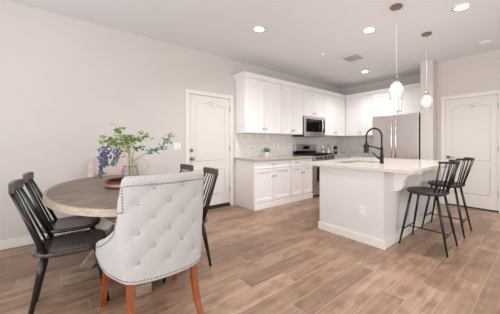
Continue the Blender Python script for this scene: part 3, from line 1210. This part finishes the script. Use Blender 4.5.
for dx, dy, L in ((1, 0, .33), (-1, 0, .33), (0, 1, .42), (0, -1, .42)):
    m = MB()
    a = Vector((dx * L, cy + dy * L, .088))
    b_ = Vector((dx * .088, cy + dy * .088, .40))
    m.tube([a, b_], .052, 4)
    m.build('brace', M['table_base'], r)
    m = MB()
    m.tube([Vector((dx * .087, cy + dy * .087, .47)), Vector((dx * .30, cy + dy * .30, .652))], .05, 4)
    m.build('upper_brace', M['table_base'], r)

# ------------------------------------------------------------------ black spindle dining chairs


def make_chair(label, loc, rz):
    r = thing('dining_chair', label, 'chair', loc, rz, 'black spindle chairs at the table')
    zs = .462
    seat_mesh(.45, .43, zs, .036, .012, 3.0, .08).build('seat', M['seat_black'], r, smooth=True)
    for sx in (-1, 1):
        for sy in (-1, 1):
            top = Vector((sx * .13, sy * .14, zs - .03))
            ft = Vector((sx * .155, sy * .215, .001))
            MB().tube([top, top.lerp(ft, .3), ft], [.0175, .0195, .0115], 10).build('leg', M['chair_black'], r, smooth=True)
    # crest rail, slightly bent
    m = MB()
    n, yc = 12, -.312
    sec = [(-.012, -.03), (.012, -.03), (.012, .024), (.006, .031), (-.007, .031), (-.012, .025)]
    rings = []
    for i in range(n + 1):
        x = -.15 + .30 * i / n
        y = yc + .022 * (x / .15) ** 2
        rings.append([m.bm.verts.new((x, y + a, .902 + c_)) for a, c_ in sec])
    for A, B in zip(rings[:-1], rings[1:]):
        for i in range(6):
            m.bm.faces.new((A[i], A[(i + 1) % 6], B[(i + 1) % 6], B[i]))
    m.bm.faces.new(rings[0])
    m.bm.faces.new(rings[-1])
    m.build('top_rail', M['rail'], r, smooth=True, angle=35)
    ns = 7
    for i in range(ns):
        f = i / (ns - 1) * 2 - 1
        bot = Vector((f * .185, -.175 + .05 * f * f, zs - .012))
        top = Vector((f * .133, yc + .022 * (f * .133 / .15) ** 2, .874))
        rr = .0125 if abs(f) > .99 else .0072
        MB().tube([bot, bot.lerp(top, .5), top], [rr, rr * 1.08, rr * .85], 8).build('spindle', M['chair_black'], r, smooth=True)
    return r


ch = make_chair('black spindle-back chair on the left side of the table, nearest the camera', (.088, 2.39, 0), R(-94))
dup(ch, (.112, 2.96, 0), R(-94), 'black spindle-back chair on the left side of the table, nearer the bare wall')
dup(ch, (.905, 2.35, 0), R(89), 'black spindle-back chair right of the tufted chair, seen down to the floor')
dup(ch, (.885, 2.90, 0), R(94), 'black spindle-back chair behind the tufted chair, only its top showing')

# ------------------------------------------------------------------ tufted host chairs
HALF = [(0, -.062), (.09, -.055), (.175, -.036), (.222, -.012), (.240, .012), (.250, .04), (.262, .10), (.28, .20), (.298, .32), (.308, .44), (.309, .49)]
HTOP = [1.003, 1.004, 1.004, 1.001, .90, .775, .70, .632, .575, .530, .512]
HBOT = [.384, .384, .386, .392, .394, .392, .386, .380, .386, .408, .425]


def host_chair(label, loc, rz, fab, seed):
    r = thing('tufted_chair', label, 'chair', loc, rz)
    ctl = [(-x, y, t, b_) for (x, y), t, b_ in list(zip(HALF, HTOP, HBOT))[:0:-1]] + [(x, y, t, b_) for (x, y), t, b_ in zip(HALF, HTOP, HBOT)]
    N = 8
    pts = catmull([(c_[0], c_[1], 0) for c_ in ctl], N)
    tops = []
    for c0, c1 in zip(ctl[:-1], ctl[1:]):
        tops += [c0[2] + (c1[2] - c0[2]) * (3 * (k / N) ** 2 - 2 * (k / N) ** 3 if abs(c0[2] - c1[2]) > .1 else k / N) for k in range(N)]
    tops.append(ctl[-1][2])
    bots = [v.y for v in catmull([(c_[2], c_[3], 0) for c_ in ctl], N)]
    # smooth the shoulder a little less: clamp
    n = len(pts)
    nor = []
    for i in range(n):
        a, b_ = pts[max(0, i - 1)], pts[min(n - 1, i + 1)]
        d = (b_ - a).normalized()
        nor.append(Vector((d.y, -d.x, 0)))          # outward
    TH = .062
    buttons = []
    zrows = [.93, .845, .76, .675, .59, .505, .44]
    for k, z in enumerate(zrows[:6]):
        xs = (-.085, .085) if k % 2 == 0 else (-.17, 0.0, .17)
        for x in xs:
            buttons.append((x, z))

    def dimple(x, z):
        d = 0
        for bx, bz in buttons:
            q = ((x - bx) ** 2 + (z - bz) ** 2)
            d += .008 * math.exp(-q / (2 * .017 ** 2)) + .004 * math.exp(-q / (2 * .04 ** 2))
        # soft folds running between neighbouring buttons
        for bx, bz in buttons:
            for s in (-1, 1):
                ux, uz = s * .707, -.707
                t = (x - bx) * ux + (z - bz) * uz
                o = abs((x - bx) * uz - (z - bz) * ux)
                if 0 < t < .12:
                    d += .0028 * math.exp(-(o / .008) ** 2)
        return d

    def lean(z):
        return -.012 * (z - .4)

    def flare(z, y):
        return 1 + .085 * max(0, z - .5) / .5 * max(0, min(1, (.10 - y) / .05))
    m = MB()
    cols = []
    NZ = 44
    bp = []
    for i in range(n):
        p, nn = pts[i], nor[i]
        zb, zt = bots[i], tops[i]
        col = []
        for k in range(NZ + 1):
            f = k / NZ
            z = zb + (zt - .03 - zb) * f
            back = max(0, min(1, (.05 - p.y) / .05))
            dd = dimple(p.x, z) * back if back > 0 else 0
            narrow = 1 - .04 * max(0, min(1, (.52 - z) / .14)) ** 1.5 * (1 if p.y < .06 else max(0, 1 - (p.y - .06) / .15))
            q = Vector((p.x * narrow * flare(z, p.y), p.y + lean(z) * back, z)) - nn * dd
            col.append(m.bm.verts.new(q))
        for k in range(1, 8):
            a = PI * k / 8
            z = zt - .03 + .03 * math.sin(a)
            off = TH / 2 - TH / 2 * math.cos(a)
            q = p - nn * off
            back = max(0, min(1, (.05 - p.y) / .05))
            col.append(m.bm.verts.new((q.x * flare(z, p.y), q.y + lean(z) * back, z)))
        for f in (1.0, .66, .33, 0.0):
            z = zb + (zt - .03 - zb) * f
            q = p - nn * TH
            back = max(0, min(1, (.05 - p.y) / .05))
            col.append(m.bm.verts.new((q.x * flare(z, p.y), q.y + lean(z) * back, z)))
        cols.append(col)
    K = len(cols[0])
    for A, B in zip(cols[:-1], cols[1:]):
        for k in range(K):
            k2 = (k + 1) % K
            m.bm.faces.new((A[k], B[k], B[k2], A[k2]))
    m.bm.faces.new(cols[0])
    m.bm.faces.new(cols[-1])
    sh = m.build('back_shell', fab, r, smooth=True, angle=60)

    def surf(x, z):
        best = min(range(n), key=lambda i: abs(pts[i].x - x) + (10 if pts[i].y > .1 else 0))
        p, nn = pts[best], nor[best]
        return Vector((x, p.y + lean(z), z)), nn
    for bx, bz in buttons:
        q, nn = surf(bx, bz)
        mm = MB().ball((0, 0, 0), .0125, 2, (1, .55, 1))
        o = mm.build('button', M['button'], sh, smooth=True, loc=q - nn * .012)
        o.rotation_euler = (0, 0, math.atan2(nn.x, -nn.y))
    # nailhead trim: a line of studs inside the edge of the outside back
    mm = MB()
    path = []
    ii = [i for i in range(n) if abs(pts[i].x) < .226 and pts[i].y < .06]
    i0, i1 = ii[0], ii[-1]

    def pt(i, z):
        p, nn = pts[i], nor[i]
        back = max(0, min(1, (.05 - p.y) / .05))
        narrow = 1 - .04 * max(0, min(1, (.52 - z) / .14)) ** 1.5 * (1 if p.y < .06 else max(0, 1 - (p.y - .06) / .15))
        return Vector((p.x * narrow * flare(z, p.y), p.y + lean(z) * back, z)) + nn * .001
    for i in range(i0, i1 + 1):
        path.append(pt(i, tops[i] - .052))
    for k in range(1, 12):
        path.append(pt(i1, tops[i1] - .052 - (tops[i1] - .052 - .80) * k / 11))
    # down and forward along each wing, then along the bottom
    wing = [i for i in range(i1, n) if pts[i].y < .45]
    for i in wing[1:]:
        f = (i - wing[0]) / (len(wing) - 1)
        z = tops[i] - .045
        path.append(pt(i, min(z, .80)))
    left = []
    for k in range(1, 12):
        left.append(pt(i0, tops[i0] - .052 - (tops[i0] - .052 - .80) * k / 11))
    for q_ in range(1, len(wing)):
        i = n - 1 - wing[q_]
        f = q_ / (len(wing) - 1)
        z = tops[i] - .045
        left.append(pt(i, min(z, .80)))
    full = list(reversed(left)) + path
    bottom = [pt(i, bots[i] + .016) for i in range(0, n)]

    def studs(pl, step):
        carry = 0
        for a, b_ in zip(pl[:-1], pl[1:]):
            L = (b_ - a).length
            t = carry
            while t < L:
                mm.ball(a.lerp(b_, t / L), .0054, 1)
                t += step
            carry = t - L
    studs(full, .017)
    mm.build('nailhead_trim', M['nail'], sh, smooth=True)
    mm = MB()
    studs(bottom, .017)
    mm.build('nailhead_trim', M['nail'], sh, smooth=True)
    # cushion
    m = MB()
    inner = [p - nn * (TH + .002) for p, nn in zip(pts, nor)]
    poly = [(p.x, p.y) for p in inner]
    poly = poly[:] + [(poly[-1][0] * .7, .53), (-poly[-1][0] * .7, .53)]
    rr = []
    for f, z in ((.96, .39), (1, .41), (1, .485), (.97, .505), (.85, .515), (.4, .522)):
        rr.append([m.bm.verts.new((x * f, .22 + (y - .22) * f, z)) for x, y in poly])
    nn_ = len(poly)
    for A, B in zip(rr[:-1], rr[1:]):
        for i in range(nn_):
            m.bm.faces.new((A[i], A[(i + 1) % nn_], B[(i + 1) % nn_], B[i]))
    m.bm.faces.new(rr[0])
    m.bm.faces.new(rr[-1])
    m.build('seat_cushion', fab, r, smooth=True, angle=50)
    for sx in (-1, 1):
        MB().tube([(sx * .19, .04, .385), (sx * .19, .02, .27), (sx * .2, -.01, .13), (sx * .22, -.055, .001)], [.027, .026, .024, .021], 4).build('leg', M['cherry'], r)
        MB().tube([(sx * .245, .475, .40), (sx * .25, .52, .2), (sx * .258, .575, .001)], [.027, .025, .02], 4).build('leg', M['cherry'], r)
    return r


host_chair('large cream button-tufted chair with nailhead trim in the foreground', (.512, 1.60, 0), 0, M['fabric'], 1)
host_chair('blush upholstered chair at the wall end of the table, behind the flowers', (.55, 3.955, 0), PI, M['fabric_pink'], 2)

# ------------------------------------------------------------------ table centrepiece
r = thing('tray', 'round reddish wood tray with a copper band on the table', 'tray', (.56, 2.83, .7635))
MB().lathe([(0, 0), (.205, 0), (.212, .006), (.215, .062), (.208, .068), (.2, .062), (.198, .012), (0, .012)], seg=48).build('dish', M['tray'], r, smooth=True, angle=40)
MB().lathe([(.2135, .018), (.2185, .018), (.2195, .042), (.2145, .042)], seg=48, closed=True).build('band', M['copper'], r, smooth=True, angle=40)

VZ = .7765
r = thing('flower_vase', 'clear glass vase standing in the wooden tray', 'vase', (.556, 2.82, VZ))
MB().lathe([(0, 0), (.062, 0), (.078, .02), (.082, .09), (.07, .15), (.058, .172), (.066, .19), (.062, .19), (.053, .172), (.065, .148), (.076, .09), (.072, .024), (0, .012)], seg=32).build('glass_body', M['water_glass'], r, smooth=True)

r = thing('flower_arrangement', 'violet flower sprays and leafy branches in the glass vase', 'plant', (.556, 2.82, VZ + .02))
OX, OY, OZ = .556, 2.82, VZ + .02


def loc_(x, y, z):
    return Vector((x - OX, y - OY, z - OZ))


random.seed(11)
branches = [
    [(.56, 2.82, .80), (.545, 2.82, .98), (.536, 2.81, 1.12), (.50, 2.80, 1.19), (.45, 2.79, 1.22), (.37, 2.78, 1.215)],
    [(.565, 2.83, .80), (.55, 2.83, .98), (.54, 2.83, 1.14), (.49, 2.84, 1.25), (.452, 2.84, 1.325)],
    [(.55, 2.81, .80), (.56, 2.80, 1.0), (.55, 2.79, 1.15), (.60, 2.78, 1.24), (.70, 2.77, 1.26)],
    [(.565, 2.80, .80), (.575, 2.80, .98), (.63, 2.80, 1.05), (.74, 2.80, 1.10), (.85, 2.80, 1.15), (.91, 2.80, 1.22), (.94, 2.80, 1.30)],
    [(.57, 2.82, .80), (.575, 2.83, 1.0), (.60, 2.84, 1.13), (.66, 2.85, 1.15)],
    [(.545, 2.82, .80), (.535, 2.80, 1.0), (.52, 2.78, 1.13), (.42, 2.76, 1.15)],
]
for pl in branches:
    q = catmull([loc_(*p) for p in pl], 5)
    rr = [.0075 - .005 * i / (len(q) - 1) for i in range(len(q))]
    MB().tube(q, rr, 7).build('branch', M['stem'], r, smooth=True)
tend = catmull([loc_(*p) for p in ((.575, 2.80, .95), (.60, 2.79, 1.03), (.645, 2.79, 1.045), (.70, 2.79, 1.0), (.715, 2.79, .945), (.67, 2.79, .905), (.61, 2.79, .925))], 6)
MB().tube(tend, .0028, 6).build('tendril', M['stem'], r, smooth=True)


def leaves(spots, mat, count, spread, ln):
    for (x, y, z) in spots:
        m = MB()
        for _ in range(count):
            a, e = random.uniform(0, 2 * PI), random.uniform(-.5, .7)
            c0 = loc_(x, y, z)
            p = loc_(x + random.gauss(0, spread), y + random.gauss(0, spread), z + random.gauss(0, spread * .6))
            m.tube([c0, p], .0011, 4)
            m.leaf(p, (math.cos(a) * math.cos(e), math.sin(a) * math.cos(e), math.sin(e)), random.uniform(.6, 1.2) * ln, ln * .5, random.uniform(.1, .5), random.uniform(-1.2, 1.2))
        m.build('leaf_spray', mat, r)


leaves([(.451, 2.84, 1.315), (.40, 2.78, 1.235), (.485, 2.80, 1.245), (.554, 2.80, 1.25), (.617, 2.78, 1.24), (.692, 2.77, 1.257), (.36, 2.79, 1.205), (.445, 2.86, 1.20), (.53, 2.86, 1.22), (.585, 2.80, 1.215)], M['leaf'], 17, .03, .052)
leaves([(.51, 2.80, 1.17), (.505, 2.78, 1.11), (.40, 2.80, 1.19), (.47, 2.82, 1.20), (.535, 2.80, 1.20)], M['leaf_yellow'], 13, .026, .046)
leaves([(.654, 2.83, 1.145), (.60, 2.84, 1.14), (.91, 2.80, 1.225), (.935, 2.80, 1.28), (.76, 2.80, 1.12)], M['leaf'], 11, .022, .045)
leaves([(.735, 2.80, 1.10), (.80, 2.80, 1.13), (.865, 2.80, 1.155), (.90, 2.80, 1.20), (.33, 2.78, .90), (.405, 2.77, 1.0)], M['leaf_teal'], 13, .022, .042)


def raceme(x, y, z0, z1, rad):
    m = MB()
    n = int((z0 - z1) / .0036)
    for i in range(n):
        f = i / n
        rr = rad * (1 - f) ** .7 + .006
        a = random.uniform(0, 2 * PI)
        q = rr * math.sqrt(random.random())
        c_ = loc_(x + q * math.cos(a) - .02 * f, y + q * math.sin(a), z0 + (z1 - z0) * f + random.uniform(-.006, .006))
        s = random.uniform(.006, .0105)
        m.ball(c_, s, 1, (1, .8, 1))
    m.tube([loc_(x, y, z0 + .02), loc_(x - .02, y, z1)], .002, 5)
    return m.build('flower_cluster', M['petal'], r, smooth=True)


raceme(.320, 2.76, 1.165, .86, .036)
raceme(.362, 2.79, 1.165, .97, .032)
raceme(.335, 2.82, 1.12, .93, .032)
raceme(.415, 2.76, 1.13, .995, .036)
raceme(.455, 2.77, 1.145, 1.02, .034)
